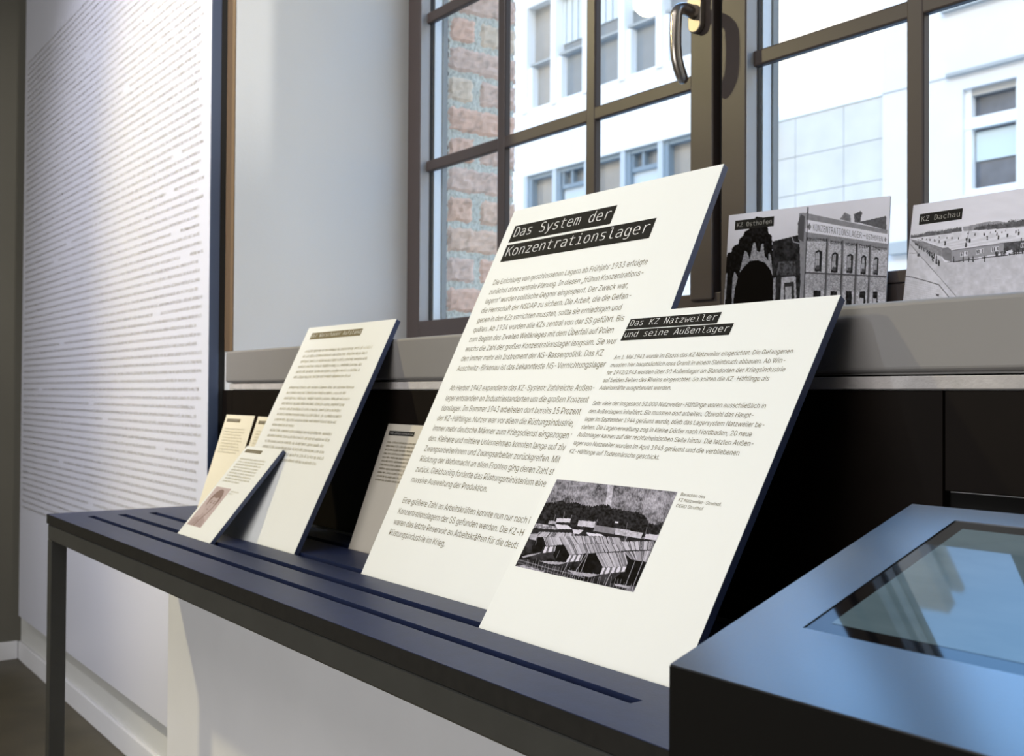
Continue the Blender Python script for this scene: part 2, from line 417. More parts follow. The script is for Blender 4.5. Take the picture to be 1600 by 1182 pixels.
def text_geo(s, font):
    """flat outlines of a line of type; overlapping strokes inside one glyph are filled one by one"""
    key = (s, font.name if font else '')
    if key in _tc: return _tc[key]
    cu = bpy.data.curves.new('t', 'FONT'); cu.body = s; cu.size = 1; cu.resolution_u = 3; cu.fill_mode = 'NONE'
    if font: cu.font = font
    ob = bpy.data.objects.new('t', cu); COL.objects.link(ob)
    dg = bpy.context.evaluated_depsgraph_get(); dg.update()
    me = bpy.data.meshes.new_from_object(ob.evaluated_get(dg))
    co = [p.co.copy() for p in me.vertices]; nb = {}
    for e_ in me.edges:
        i, j = e_.vertices; nb.setdefault(i, []).append(j); nb.setdefault(j, []).append(i)
    bpy.data.objects.remove(ob); bpy.data.curves.remove(cu); bpy.data.meshes.remove(me)
    seen = set(); loops = []
    for i in range(len(co)):
        if i in seen or i not in nb: continue
        lp = [i]; seen.add(i); n_ = i + 1 if i + 1 in nb[i] else nb[i][0]
        while n_ not in seen:
            lp.append(n_); seen.add(n_)
            nx = [q for q in nb[n_] if q not in seen]
            if not nx: break
            n_ = nx[0]
        if len(lp) > 2: loops.append([co[q] for q in lp])
    area = lambda l: sum(l[k].x * l[(k + 1) % len(l)].y - l[(k + 1) % len(l)].x * l[k].y for k in range(len(l))) / 2
    def inside(p, l):
        r = False
        for k in range(len(l)):
            a_, b_ = l[k], l[(k + 1) % len(l)]
            if (a_.y > p.y) != (b_.y > p.y) and p.x < (b_.x - a_.x) * (p.y - a_.y) / (b_.y - a_.y) + a_.x: r = not r
        return r
    ar = [area(l) for l in loops]
    sg = 1 if loops and ar[max(range(len(ar)), key=lambda k: abs(ar[k]))] > 0 else -1
    d_ = THIN.get(font.name if font else '', 0) * sg
    def thin(l):
        out = []; n = len(l)
        for k in range(n):
            e1 = l[k] - l[k - 1]; e2 = l[(k + 1) % n] - l[k]
            n1 = Vector((-e1.y, e1.x, 0)); n2 = Vector((-e2.y, e2.x, 0))
            if n1.length < 1e-7: n1 = n2
            if n2.length < 1e-7: n2 = n1
            if n1.length < 1e-7: out.append(l[k]); continue
            n1.normalize(); n2.normalize(); m_ = n1 + n2
            if m_.length < .3: m_ = n1.copy()
            m_.normalize(); out.append(l[k] + m_ * min(d_ / max(m_.dot(n1), .5) * sg, .05) * sg)
        return out
    loops = [thin(l) for l in loops]
    V = []; Fc = []
    for l, a_ in zip(loops, ar):
        if a_ * sg < 0: continue
        hs = [h for h, ah in zip(loops, ar) if ah * sg < 0 and abs(ah) < abs(a_) and inside(h[0], l)]
        allp = [p for q in [l] + hs for p in q]; n0 = len(V); V += [(p.x, p.y) for p in allp]
        Fc += [tuple(n0 + i for i in t_) for t_ in tessellate_polygon([l] + hs)]
    v = np.array(V).reshape(-1, 2)
    _tc[key] = (v, Fc)
    return _tc[key]


CAP = {}
def cap(font):
    k = font.name if font else ''
    if k not in CAP:
        v, _ = text_geo('H', font); CAP[k] = v[:, 1].max() - v[:, 1].min()
    return CAP[k]


class Ink:
    """flat lettering collected in a board's own coordinates (s along the foot, t up the slope)"""
    def __init__(self): self.v = []; self.f = []
    def add(self, v, f):
        n = len(self.v); self.v += [tuple(p) for p in v]; self.f += [tuple(n + i for i in q) for q in f]
    def line(self, s, s0, t0, caph, s1=None, xs=None, font=None):
        font = font or FONT_BODY
        v, f = text_geo(s, font)
        if not len(v): return 1
        k = caph / cap(font); x0 = v[:, 0].min(); wd = v[:, 0].max() - x0
        kx = (s1 - s0) / wd if s1 is not None else k * (xs or 1)
        self.add(np.stack([(v[:, 0] - x0) * kx + s0, v[:, 1] * k + t0], 1), f)
        return kx / k
    def rect(self, a, b, c, d): self.add([(a, c), (b, c), (b, d), (a, d)], [(0, 1, 2, 3)])
    def scribble(self, s0, s1, t0, xh, r, gaps=()):
        """unreadably small print: words of little upright and cross strokes"""
        x = s0; st = xh * 0.17
        while x < s1:
            for _ in range(r.randint(3, 11)):
                if x > s1 - xh * .7: x = s1; break
                if any(a < x < c for a, c in gaps): x += xh * .75; continue
                wd = xh * r.uniform(.45, .72); k = r.random(); top = xh * (1.45 if r.random() < .24 else 1); lo = -xh * .4 if r.random() < .08 else 0
                self.rect(x, x + st, t0 + lo, t0 + top)
                if k < .62: self.rect(x + wd - st, x + wd, t0, t0 + xh)
                if k < .8: self.rect(x, x + wd, t0 + xh - st, t0 + xh)
                if k > .35: self.rect(x, x + wd, t0, t0 + st)
                x += wd + xh * .22
            x += xh * .55
    def build(self, name, place, m, parent, lift):
        me = bpy.data.meshes.new(name)
        me.from_pydata([place(s, t, lift) for s, t in self.v], [], self.f); me.materials.append(m)
        return link(name, me, parent)


# ------------------------------------------------------------------ pictures printed on boards and cards
def fbm(xx, yy, seed, octs=4):
    r = np.random.RandomState(seed); out = np.zeros_like(xx); amp = 1.0; tot = 0
    for o in range(octs):
        g = r.rand(64, 64); fx = xx * 2 ** o; fy = yy * 2 ** o
        ix = np.floor(fx).astype(int); iy = np.floor(fy).astype(int); tx = fx - ix; ty = fy - iy
        tx = tx * tx * (3 - 2 * tx); ty = ty * ty * (3 - 2 * ty)
        a = g[ix % 64, iy % 64]; b_ = g[(ix + 1) % 64, iy % 64]; c = g[ix % 64, (iy + 1) % 64]; d = g[(ix + 1) % 64, (iy + 1) % 64]
        out += amp * ((a * (1 - tx) + b_ * tx) * (1 - ty) + (c * (1 - tx) + d * tx) * ty); tot += amp; amp *= .55
    return out / tot


class Picture:
    """grey-tone print on an nx x ny grid; drawn in the sketch coordinates of its four corners (tl, tr, br, bl)"""
    def __init__(self, corners, nx, ny, base=0.8, seed=1):
        src = [(0, 0), (1, 0), (1, 1), (0, 1)]; A = []; B = []
        for (a, c), (x, y) in zip(src, corners):
            A += [[a, c, 1, 0, 0, 0, -x * a, -x * c], [0, 0, 0, a, c, 1, -y * a, -y * c]]; B += [x, y]
        h = np.append(np.linalg.solve(np.array(A, float), np.array(B, float)), 1).reshape(3, 3)
        uu, vv = np.meshgrid(np.linspace(0, 1, nx), np.linspace(0, 1, ny)); self.u, self.v = uu, vv
        q = h @ np.stack([uu.ravel(), vv.ravel(), np.ones(uu.size)])
        self.X = (q[0] / q[2]).reshape(uu.shape); self.Y = (q[1] / q[2]).reshape(uu.shape)
        self.hinv = np.linalg.inv(h); self.signs = []; self.g = np.full(uu.shape, base); self.nx, self.ny = nx, ny; self.rs = np.random.RandomState(seed)
    def mask(self, pts):
        m = np.zeros(self.X.shape, bool); n = len(pts)
        for i in range(n):
            (x0, y0), (x1, y1) = pts[i], pts[(i + 1) % n]
            if y0 == y1: continue
            c = (self.Y < y0) != (self.Y < y1)
            m ^= c & (self.X < (x1 - x0) * (self.Y - y0) / (y1 - y0) + x0)
        return m
    def poly(self, pts, val, noise=0.0, scale=0.05):
        m = self.mask(pts); self.g[m] = val
        if noise: self.g[m] += noise * (fbm(self.X * scale + 50, self.Y * scale + 50, self.rs.randint(9999)) - .5)[m]
        return m
    def line(self, pts, wd, val, alpha=1.0):
        for (x0, y0), (x1, y1) in zip(pts[:-1], pts[1:]):
            dx, dy = x1 - x0, y1 - y0; L2 = dx * dx + dy * dy or 1e-9
            t_ = np.clip(((self.X - x0) * dx + (self.Y - y0) * dy) / L2, 0, 1)
            d = np.hypot(self.X - x0 - t_ * dx, self.Y - y0 - t_ * dy)
            a = np.clip((wd / 2 - d) / (wd * .35) + .5, 0, 1) * alpha
            self.g = self.g * (1 - a) + val * a
    def letters(self, s, quad, font):
        """lettering inside the picture, kept as outlines: quad = tl, tr, br, bl of the writing"""
        v, f = text_geo(s, font); H = self.hinv
        a = (v[:, 0] - v[:, 0].min()) / np.ptp(v[:, 0]); c = (v[:, 1] - v[:, 1].min()) / np.ptp(v[:, 1])
        (tl, tr, br, bl) = [np.array(p, float) for p in quad]
        P = (bl * (1 - a)[:, None] + br * a[:, None]) * (1 - c)[:, None] + (tl * (1 - a)[:, None] + tr * a[:, None]) * c[:, None]
        q = np.concatenate([P, np.ones((len(P), 1))], 1) @ H.T
        self.signs.append((q[:, :2] / q[:, 2:], f))
    def build(self, name, place, rect, parent, lift, lo=(0.004, 0.003, 0.0025), hi=(0.79, 0.75, 0.87)):
        s0, s1, t0, t1 = rect
        g = (np.clip((self.g - .05) / .95, 0, 1) ** 1.25)[..., None]; colr = np.array(lo) * (1 - g) + np.array(hi) * g
        me = bpy.data.meshes.new(name)
        P = [place(s0 + (s1 - s0) * a, t1 + (t0 - t1) * c, lift) for a, c in zip(self.u.ravel(), self.v.ravel())]
        nx, ny = self.nx, self.ny
        fs = [(j * nx + i, (j + 1) * nx + i, (j + 1) * nx + i + 1, j * nx + i + 1) for j in range(ny - 1) for i in range(nx - 1)]
        me.from_pydata(P, [], fs); me.materials.append(M_photo)
        at = me.color_attributes.new('ink', 'FLOAT_COLOR', 'POINT')
        at.data.foreach_set('color', np.concatenate([colr.reshape(-1, 3), np.ones((nx * ny, 1))], 1).astype(np.float32).ravel())
        o = link(name, me, parent)
        for P2, f in self.signs:
            k = Ink(); k.add(np.stack([s0 + (s1 - s0) * P2[:, 0], t1 + (t0 - t1) * P2[:, 1]], 1), f); k.build('sign_lettering', place, M_strip, o, lift + 0.0002)
        return o


def pic_barracks():
    p = Picture([(397, 52), (1470, 165), (1092, 1062), (35, 832)], 340, 195, .4, 3)
    n1 = fbm(p.X / 60 + 9, p.Y / 45 + 9, 1, 5); p.g = .31 + .55 * (n1 - .45) + .5 * (fbm(p.X / 9 + 3, p.Y / 14 + 5, 6, 3) - .5)
    st = p.mask([(850, 90), (905, 95), (880, 290), (835, 285)]); p.g[st] += .28
    for (x, y, a, c) in ((560, 120, 190, 90), (1180, 260, 200, 60), (1320, 220, 120, 150), (720, 260, 120, 60)):
        p.g += .14 * np.exp(-((p.X - x) / a) ** 2 - ((p.Y - y) / c) ** 2)
    r = random.Random(4)
    top = [(300, 262), (350, 262), (450, 240), (480, 262), (560, 255), (640, 280), (720, 295), (770, 280), (860, 275), (890, 312), (960, 318), (1010, 335), (1090, 345), (1140, 350), (1190, 385), (1220, 440), (1290, 460), (1350, 425)]
    tree = [(220, 430)]
    for (a, c), (d, e_) in zip(top[:-1], top[1:]):
        m = max(2, int((d - a) / 18))
        for k in range(m):
            f_ = k / m; tree += [(a + (d - a) * f_, c + (e_ - c) * f_ + r.uniform(0, 14)), (a + (d - a) * (f_ + .5 / m), c + (e_ - c) * (f_ + .5 / m) - r.uniform(0, 9))]
    tree += [(1350, 430), (1300, 580), (200, 480)]
    p.poly(tree, .09, .16, .06)
    p.poly([(190, 455), (1300, 600), (1010, 1062), (20, 840)], .10, .2, .02)          # dark ground
    # far row of sheds
    p.poly([(400, 402), (525, 405), (518, 440), (395, 436)], .86, .3, .08)
    p.poly([(330, 425), (400, 430), (395, 455), (325, 455)], .6, .6, .08)
    p.poly([(595, 422), (745, 432), (738, 486), (585, 470)], .80, .5, .06)
    p.poly([(745, 462), (925, 490), (910, 545), (725, 520)], .42, .15, .05)
    p.poly([(925, 492), (1170, 530), (1150, 585), (915, 550)], .72, .6, .05)
    p.poly([(1195, 540), (1310, 550), (1290, 598), (1185, 585)], .85, .2, .05)
    p.poly([(920, 430), (950, 432), (948, 445), (918, 444)], .95)
    p.poly([(215, 445), (400, 475), (410, 505), (200, 490)], .55, 1.1, .06)
    p.poly([(385, 455), (500, 465), (540, 500), (410, 500)], .92, .15, .05)
    p.poly([(150, 500), (560, 510), (560, 527), (140, 520)], .10)
    p.poly([(540, 500), (640, 510), (600, 545), (550, 540)], .86, .3, .05)
    p.poly([(640, 505), (920, 545), (1280, 605), (1275, 622), (900, 565), (640, 525)], .09)
    p.poly([(660, 530), (800, 545), (820, 562), (690, 560)], .95)
    def roof(pts, nst, seed, base=.55):
        """striped boarded roof: quad tl, tr, br, bl; stripes run down the slope"""
        q = random.Random(seed); tl, tr, br, bl = pts; k = 0.0
        p.poly(pts, base)
        for i in range(nst):
            a, c = i / nst, (i + q.uniform(.45, .95)) / nst
            L = lambda P, Q, f_: (P[0] + (Q[0] - P[0]) * f_, P[1] + (Q[1] - P[1]) * f_)
            p.poly([L(tl, tr, a), L(tl, tr, c), L(bl, br, c), L(bl, br, a)], q.choice([.22, .30, .62, .76, .80, .52, .68]))
    roof([(250, 525), (560, 535), (560, 575), (200, 570)], 26, 1)
    p.poly([(165, 545), (240, 540), (215, 600), (160, 590)], .6, .5, .05)
    roof([(280, 575), (590, 560), (640, 630), (300, 652)], 26, 2)
    roof([(585, 560), (790, 565), (820, 625), (600, 632)], 18, 3)
    roof([(780, 560), (960, 575), (990, 640), (800, 632)], 16, 4)
    roof([(470, 640), (800, 628), (830, 705), (510, 730)], 26, 5)
    roof([(800, 628), (980, 640), (1010, 690), (840, 705)], 14, 6)
    roof([(960, 610), (1270, 605), (1250, 680), (1000, 690)], 22, 7, .75)
    roof([(750, 715), (1010, 705), (1045, 830), (820, 842)], 22, 8)
    roof([(1000, 700), (1245, 690), (1200, 790), (1070, 770)], 14, 9)
    # dark gable ends
    for g_ in ([(235, 580), (285, 580), (310, 655), (280, 660), (270, 705), (190, 705), (180, 660)],
               [(410, 640), (470, 640), (520, 730), (480, 795), (400, 790), (370, 730)],
               [(655, 712), (755, 718), (815, 845), (785, 905), (590, 890), (620, 790)],
               [(1050, 770), (1205, 795), (1110, 1010), (880, 980), (1010, 860)]): p.poly(g_, .06, .06, .03)
    # white windowed side walls
    for (tl, tr, br, bl, k) in (((300, 658), (395, 655), (385, 700), (280, 715), 4), ((520, 733), (640, 728), (620, 785), (485, 798), 6), ((815, 845), (1025, 832), (1010, 878), (790, 905), 9)):
        p.poly([tl, tr, br, bl], .92)
        for i in range(k):
            if i % 2:
                L = lambda P, Q, f_: (P[0] + (Q[0] - P[0]) * f_, P[1] + (Q[1] - P[1]) * f_)
                a, c = i / k, (i + .8) / k
                p.poly([L(tl, tr, a), L(tl, tr, c), L(bl, br, c), L(bl, br, a)], .30)
    # snow paths
    for pts in ([(90, 750), (150, 730), (270, 710), (200, 735), (110, 758)], [(250, 785), (360, 790), (500, 800), (420, 818), (330, 812)], [(500, 865), (600, 885), (790, 905), (700, 930), (560, 905)], [(920, 985), (1060, 1010), (1050, 1030), (930, 1005)]): p.poly(pts, .62, .4, .06)
    p.line([(65, 775), (330, 850), (560, 905), (650, 935)], 7, .55, .6)
    p.line([(60, 800), (300, 870), (500, 925)], 5, .5, .5)
    p.poly([(35, 832), (110, 822), (300, 880), (280, 890)], .55, .7, .06)
    for i in range(34):                                                             # fence posts
        x = 120 + i * 29 + r.uniform(-8, 8); y = 800 + i * 6.6
        p.line([(x, y + 50), (x + r.uniform(14, 26), y - r.uniform(20, 55))], 3.2, .72, .55)
    for a, c in (((455, 905), (620, 560)), ((545, 930), (760, 575)), ((600, 940), (690, 700)), ((840, 1000), (1030, 560)), ((1020, 1000), (1130, 710)), ((1080, 1030), (1180, 760)), ((215, 640), (240, 530)), ((990, 690), (1030, 440)), ((400, 760), (430, 690))):
        p.line([a, c], 5, .70 if a[1] > 890 else .35, .75)
    for a, c in (((370, 440), (390, 370)), ((455, 420), (470, 345)), ((520, 430), (535, 375)), ((740, 480), (765, 410)), ((1180, 590), (1205, 480))): p.line([a, c], 4, .5, .7)
    return p


def pic_factory():
    A = lambda *q: [(1130 + x / 6.567, 300 + y / 6.567) for x, y in q]
    Bc = lambda *q: [(1250 + x / 6.567, 300 + y / 6.567) for x, y in q]
    p = Picture([(1143, 337), (1395, 307), (1380.6, 490), (1127.5, 505)], 330, 250, .86, 5)
    p.g += .04 * (fbm(p.X / 30, p.Y / 30, 8) - .5)
    # gate building with stepped gable
    p.poly(A((40, 640), (65, 580), (100, 575), (108, 540), (140, 510), (175, 500), (185, 455), (225, 425), (245, 385), (290, 365), (300, 300), (350, 270), (370, 250), (430, 255), (450, 300), (485, 340), (490, 395), (525, 420), (528, 700), (560, 700), (560, 1400), (0, 1400)), .06, .08, .3)
    p.poly(A((30, 770), (55, 765), (30, 1000), (20, 1000)), .45, .5, .5)
    # lower building between
    p.poly(A((528, 470), (800, 408), (810, 250), (905, 200), (870, 1400), (520, 1400)), .10, .12, .2)
    p.poly(A((590, 650), (760, 640), (765, 770), (560, 770)), .17, .3, .4)
    p.poly(A((615, 790), (760, 780), (765, 1300), (575, 1300)), .60, .5, .5)
    p.poly(A((640, 840), (740, 825), (745, 1300), (615, 1300)), .12)
    p.poly(A((650, 875), (715, 868), (700, 1300), (635, 1300)), .55, .5, .5)
    # bright ornaments around the arch
    for q in (((180, 760), (240, 560), (262, 570), (290, 640), (330, 490), (350, 480), (365, 560), (400, 570), (415, 500), (435, 490), (445, 600), (480, 640), (492, 570), (510, 600), (525, 780), (500, 720), (440, 660), (370, 640), (290, 650), (220, 710)),
              ((85, 1115), (110, 800), (130, 750), (160, 800), (130, 900), (105, 1120)), ((510, 1080), (530, 800), (555, 790), (540, 1080))): p.poly(A(*q), .46, .55, .6)
    p.poly(A((110, 1400), (110, 1000), (150, 830), (210, 730), (290, 660), (370, 642), (450, 665), (505, 740), (525, 850), (515, 1400)), .035)
    for q in (((735, 430), (745, 470), (840, 490), (795, 1040)), ((900, 170), (835, 1050))): p.line(A(*q), 1.0, .62 if q[0][0] == 735 else .10)
    # sign building
    p.poly(Bc((25, 215), (60, 208), (120, 215), (915, 350), (900, 1400), (20, 1400), (20, 460), (5, 440)), .42, .12, .3)
    p.poly(Bc((8, 300), (40, 220), (80, 240), (60, 470), (5, 440)), .20)
    p.poly(Bc((95, 440), (905, 520), (880, 1400), (40, 1400)), .66, .75, .75)
    p.poly(Bc((70, 745), (890, 760), (880, 900), (60, 900)), .54, .7, .75)
    for k in range(60):                                                             # brick texture
        yy = 460 + k * 11; p.line(Bc((90, yy), (895, yy + 55 * (1 - k / 60))), .35, .35, .25)
    for (x0, x1, y) in ((100, 305, 440), (335, 460, 462), (490, 605, 478), (630, 740, 492), (760, 905, 508)):
        for k in range(14):
            x = x0 + (x1 - x0) * k / 14; p.poly(Bc((x, y - 12 + k * .6), (x + (x1 - x0) / 26, y - 12 + k * .6), (x + (x1 - x0) / 26, y + 22), (x, y + 22)), .12)
    p.poly(Bc((100, 270), (915, 385), (915, 472), (85, 380)), .92)
    # sign: illegible emblem smudges at both ends, capitals between
    p.poly(Bc((105, 335), (125, 298), (146, 330), (126, 366)), .30, .9, 1.2)
    p.poly(Bc((880, 432), (891, 412), (902, 434), (891, 456)), .35, .9, 1.2)
    p.letters('KONZENTRATIONSLAGER', Bc((165, 305), (658, 372), (655, 428), (163, 368)), FONT_MONO)
    p.line(Bc((668, 402), (690, 405)), .9, .12)
    p.letters('OSTHOFEN', Bc((702, 385), (866, 408), (864, 452), (700, 434)), FONT_MONO)
    for q in (((308, 440), (262, 1100)), ((463, 455), (420, 1100)), ((607, 475), (560, 1100)), ((740, 490), (695, 1100))):
        p.line(Bc(*q), 3.2, .30); p.line(Bc(*[(x - 8, y) for x, y in q]), 1.3, .10)
    p.line(Bc((70, 742), (890, 762)), 2.0, .18)
    p.line(Bc((105, 160), (118, 160), (40, 1080)), 1.0, .10)
    for (x, y, w_, h_) in ((180, 535, 70, 195), (348, 552, 65, 185), (502, 562, 62, 175), (645, 572, 52, 172), (770, 585, 50, 162)):
        p.poly(Bc((x, y + 20), (x + w_ * .5, y), (x + w_, y + 18), (x + w_ - 12, y + h_), (x - 14, y + h_)), .10)
        p.poly(Bc((x + 6, y + 30), (x + w_ * .6, y + 22), (x + w_ * .5, y + h_ * .85), (x - 6, y + h_ * .85)), .62, .3, .5)
        p.line(Bc((x + w_ * .33, y + 25), (x + w_ * .22, y + h_ * .85)), .6, .3); p.line(Bc((x, y + h_ * .45), (x + w_ * .55, y + h_ * .45)), .6, .3)
        p.poly(Bc((x + w_ * .05, y + h_ * .72), (x + w_ * .6, y + h_ * .72), (x + w_ * .5, y + h_ * .9), (x - 4, y + h_ * .9)), .2)
    for i, (x, y, w_, h_) in enumerate(((150, 900, 75, 300), (325, 900, 65, 300), (480, 895, 60, 300), (620, 895, 58, 180), (752, 895, 50, 170))):
        p.poly(Bc((x, y), (x + w_, y), (x + w_ - 10, y + h_), (x - 12, y + h_)), .09, .1, .4)
        if i > 2: p.poly(Bc((x, y + 60), (x + w_ * .62, y + 60), (x + w_ * .55, y + h_), (x - 8, y + h_)), .66, .2, .4)
    p.line(Bc((500, 1085), (860, 1070)), 1.2, .3)
    p.poly(Bc((40, 1120), (880, 1080), (870, 1400), (20, 1400)), .62, .3, .3)
    # roof lanterns
    p.poly(Bc((435, 262), (490, 198), (545, 225), (550, 285)), .36, .3, .4)
    p.poly(Bc((580, 215), (650, 183), (668, 205), (655, 225), (645, 290), (585, 285)), .22, .2, .4)
    p.poly(Bc((620, 285), (905, 225), (905, 350)), .24, .12, .3)
    p.g[p.X < 1178] *= np.clip(.86 + .14 * (p.X[p.X < 1178] - 1140) / 38, .8, 1)
    return p


def pic_camp():
    D = lambda *q: [(1400 + x / 6.22, 290 + y / 6.22) for x, y in q]
    p = Picture([(1425.5, 319.5), (1779.2, 266.1), (1758.8, 499.1), (1403.7, 516.9)], 400, 230, .86, 9)
    p.g = .84 + .08 * (fbm(p.X / 40, p.Y / 12, 2) - .5)
    r = random.Random(2)
    def trees(pts, base, depth, val, jag):
        q = []
        for (a, c), (d, e_) in zip(pts[:-1], pts[1:]):
            m = max(2, int((d - a) / 14))
            for k in range(m):
                f_ = k / m; q += [(a + (d - a) * f_, c + (e_ - c) * f_ + r.uniform(4, jag)), (a + (d - a) * (f_ + .5 / m), c + (e_ - c) * (f_ + .5 / m) - r.uniform(0, jag * .6))]
        q += [pts[-1], (pts[-1][0], pts[-1][1] + depth), (pts[0][0], pts[0][1] + base)]
        p.poly(D(*q), val, .22, .25)
    p.poly(D((640, 400), (860, 352), (980, 342), (1050, 352), (1700, 330), (1700, 430), (650, 450)), .44, .2, .2)
    trees([(130, 480), (180, 470), (270, 455), (290, 440), (420, 432), (540, 410), (630, 392), (632, 440)], 30, 10, .24, 16)
    trees([(750, 405), (840, 375), (960, 372), (1060, 360), (1090, 335), (1180, 330), (1240, 322), (1400, 300), (2300, 180)], 40, 90, .22, 22)
    # roofs
    p.poly(D((200, 512), (630, 440), (1244, 402), (2300, 260), (2300, 420), (1244, 535), (1080, 552), (530, 628), (495, 600), (440, 605), (410, 585), (360, 580), (330, 562), (290, 560), (260, 545)), .83, .10, .2)
    for k in range(16):
        f_ = k / 15; p.line(D((230 + 290 * f_, 515 + 95 * f_), (690 + 640 * f_, 437 + 75 * f_)), .45, .45, .5)
    for (x, y, s_) in ((245, 515, 8), (285, 520, 9), (320, 525, 10), (365, 532, 12), (410, 540, 14), (468, 560, 22), (410, 500, 8), (487, 505, 9), (535, 507, 12), (598, 510, 12), (672, 575, 22), (678, 525, 18), (708, 532, 20), (760, 472, 14), (690, 462, 8), (850, 470, 14), (880, 508, 18), (910, 452, 9), (975, 470, 14), (988, 502, 18), (960, 442, 8), (1022, 452, 10), (1058, 438, 9), (1076, 482, 18), (1160, 446, 14), (1186, 465, 18), (1185, 430, 9), (1212, 522, 16), (1300, 440, 16), (1400, 430, 18), (1330, 390, 10)):
        p.poly(D((x - s_ * .5, y + s_), (x - s_ * .35, y - s_), (x + s_ * .45, y - s_), (x + s_ * .35, y + s_)), .12)
    p.line(D((700, 440), (670, 600)), .8, .25)
    # ground
    p.poly(D((60, 560), (150, 530), (260, 545), (430, 690), (460, 745), (1244, 660), (2400, 540), (2400, 1800), (0, 1800)), .68, .22, .12)
    p.poly(D((60, 600), (130, 575), (470, 960), (560, 1060), (900, 1500), (0, 1500)), .74, .25, .12)
    # hut walls
    p.poly(D((120, 515), (260, 545), (350, 575), (440, 605), (440, 690), (330, 650), (200, 585)), .40, .25, .3)
    p.poly(D((440, 605), (495, 600), (530, 630), (530, 742), (460, 720), (440, 690)), .34, .12, .3)
    p.poly(D((530, 630), (1040, 560), (1040, 655), (530, 742)), .45, .08, .3)
    p.poly(D((1040, 562), (1080, 552), (1244, 535), (2300, 410), (2300, 520), (1244, 640), (1040, 662)), .18, .2, .3)
    p.line(D((530, 630), (1080, 553), (1244, 537), (2300, 412)), .9, .10)
    p.line(D((200, 520), (330, 570), (440, 606), (495, 600), (530, 630)), .7, .14)
    for (x, y) in ((615, 645), (770, 620), (920, 597), (1205, 560), (1400, 535), (1600, 505)):
        p.poly(D((x, y), (x + 72, y - 10), (x + 72, y + 36), (x, y + 48)), .80)
        for k in range(4): p.poly(D((x + 5 + k * 17, y + 3 - k * 2), (x + 16 + k * 17, y + 1 - k * 2), (x + 16 + k * 17, y + 40 - k * 2), (x + 5 + k * 17, y + 42 - k * 2)), .18 if k != 2 else .7)
    p.poly(D((470, 745), (560, 745), (900, 700), (1244, 660), (1244, 648), (900, 690), (545, 735)), .18, .2, .3)
    for k in range(46):                                                             # people as tiny strokes
        if k < 16: x, y, h_ = 170 + k * 14 + r.uniform(-8, 8), 560 + k * 9 + r.uniform(-8, 8), 12 + k * 1.2
        elif k < 30: x, y, h_ = r.choice([320, 350, 385, 405, 550, 575, 590, 640, 695, 740, 855, 465]) + r.uniform(-6, 6), 0, 30; y = 712 if x > 500 else 690 + (x - 320) * .7
        else: x = r.uniform(960, 1230); y = 665 - (x - 960) * .1; h_ = 26
        p.poly(D((x - 5, y + h_), (x - 5, y - h_ * .6), (x, y - h_), (x + 5, y - h_ * .6), (x + 5, y + h_)), .13)
    p.poly(D((1060, 640), (1120, 622), (1130, 650), (1070, 660)), .80)
    p.line(D((130, 570), (205, 660), (330, 800), (470, 960), (560, 1065), (650, 1180)), 1.0, .28)
    p.poly(D((195, 655), (220, 660), (215, 690), (195, 685)), .2)
    p.line(D((120, 655), (200, 655)), .9, .4)
    p.line(D((75, 880), (150, 892), (270, 925), (405, 965), (490, 1070), (560, 1180)), 1.5, .24)
    for k in range(15): p.line(D((60, 910 + k * 22), (400 + k * 14, 990 + k * 26)), .4, .5, .6)
    p.poly(D((375, 1055), (410, 1060), (405, 1080), (380, 1075)), .2)
    for k in range(40):
        x, y = r.uniform(480, 1900), r.uniform(790, 1100); p.line(D((x, y), (x + r.uniform(20, 70), y - r.uniform(2, 14))), .7, r.choice([.8, .6]), .5)
    p.g *= np.clip(1.0 - .1 * np.clip((1450 - p.X) / 40, 0, 1), 0, 1)
    return p


def pic_portrait():
    p = Picture([(0, 0), (60, 0), (60, 80), (0, 80)], 60, 80, .80, 4)
    p.g += .05 * (fbm(p.X / 6, p.Y / 6, 3) - .5)
    E_ = lambda cx, cy, a, c, val, al=1.0: setattr(p, 'g', np.where(((p.X - cx) / a) ** 2 + ((p.Y - cy) / c) ** 2 < 1, p.g * (1 - al) + val * al, p.g))
    p.poly([(2, 80), (6, 66), (20, 60), (40, 60), (54, 66), (58, 80)], .62, .1, .2)
    p.poly([(24, 50), (37, 50), (38, 64), (30, 68), (23, 64)], .66)
    E_(31, 26, 19, 22, .30); E_(31, 34, 14.5, 20, .74); E_(31, 14, 15, 8, .34)
    E_(25, 32, 3, 1.6, .3); E_(37, 32, 3, 1.6, .3); E_(25, 28.5, 4, .9, .35); E_(37, 28.5, 4, .9, .35)
    E_(31, 39, 2.2, 3, .62); E_(31, 45, 4.6, 1.4, .42)
    p.line([(45, 24), (46, 40), (41, 54), (33, 66), (28, 78)], 3.0, .34); p.line([(28, 66), (16, 80)], 1.5, .4)
    return p


# ------------------------------------------------------------------ information boards
GB = 'information boards leaning on the black table'


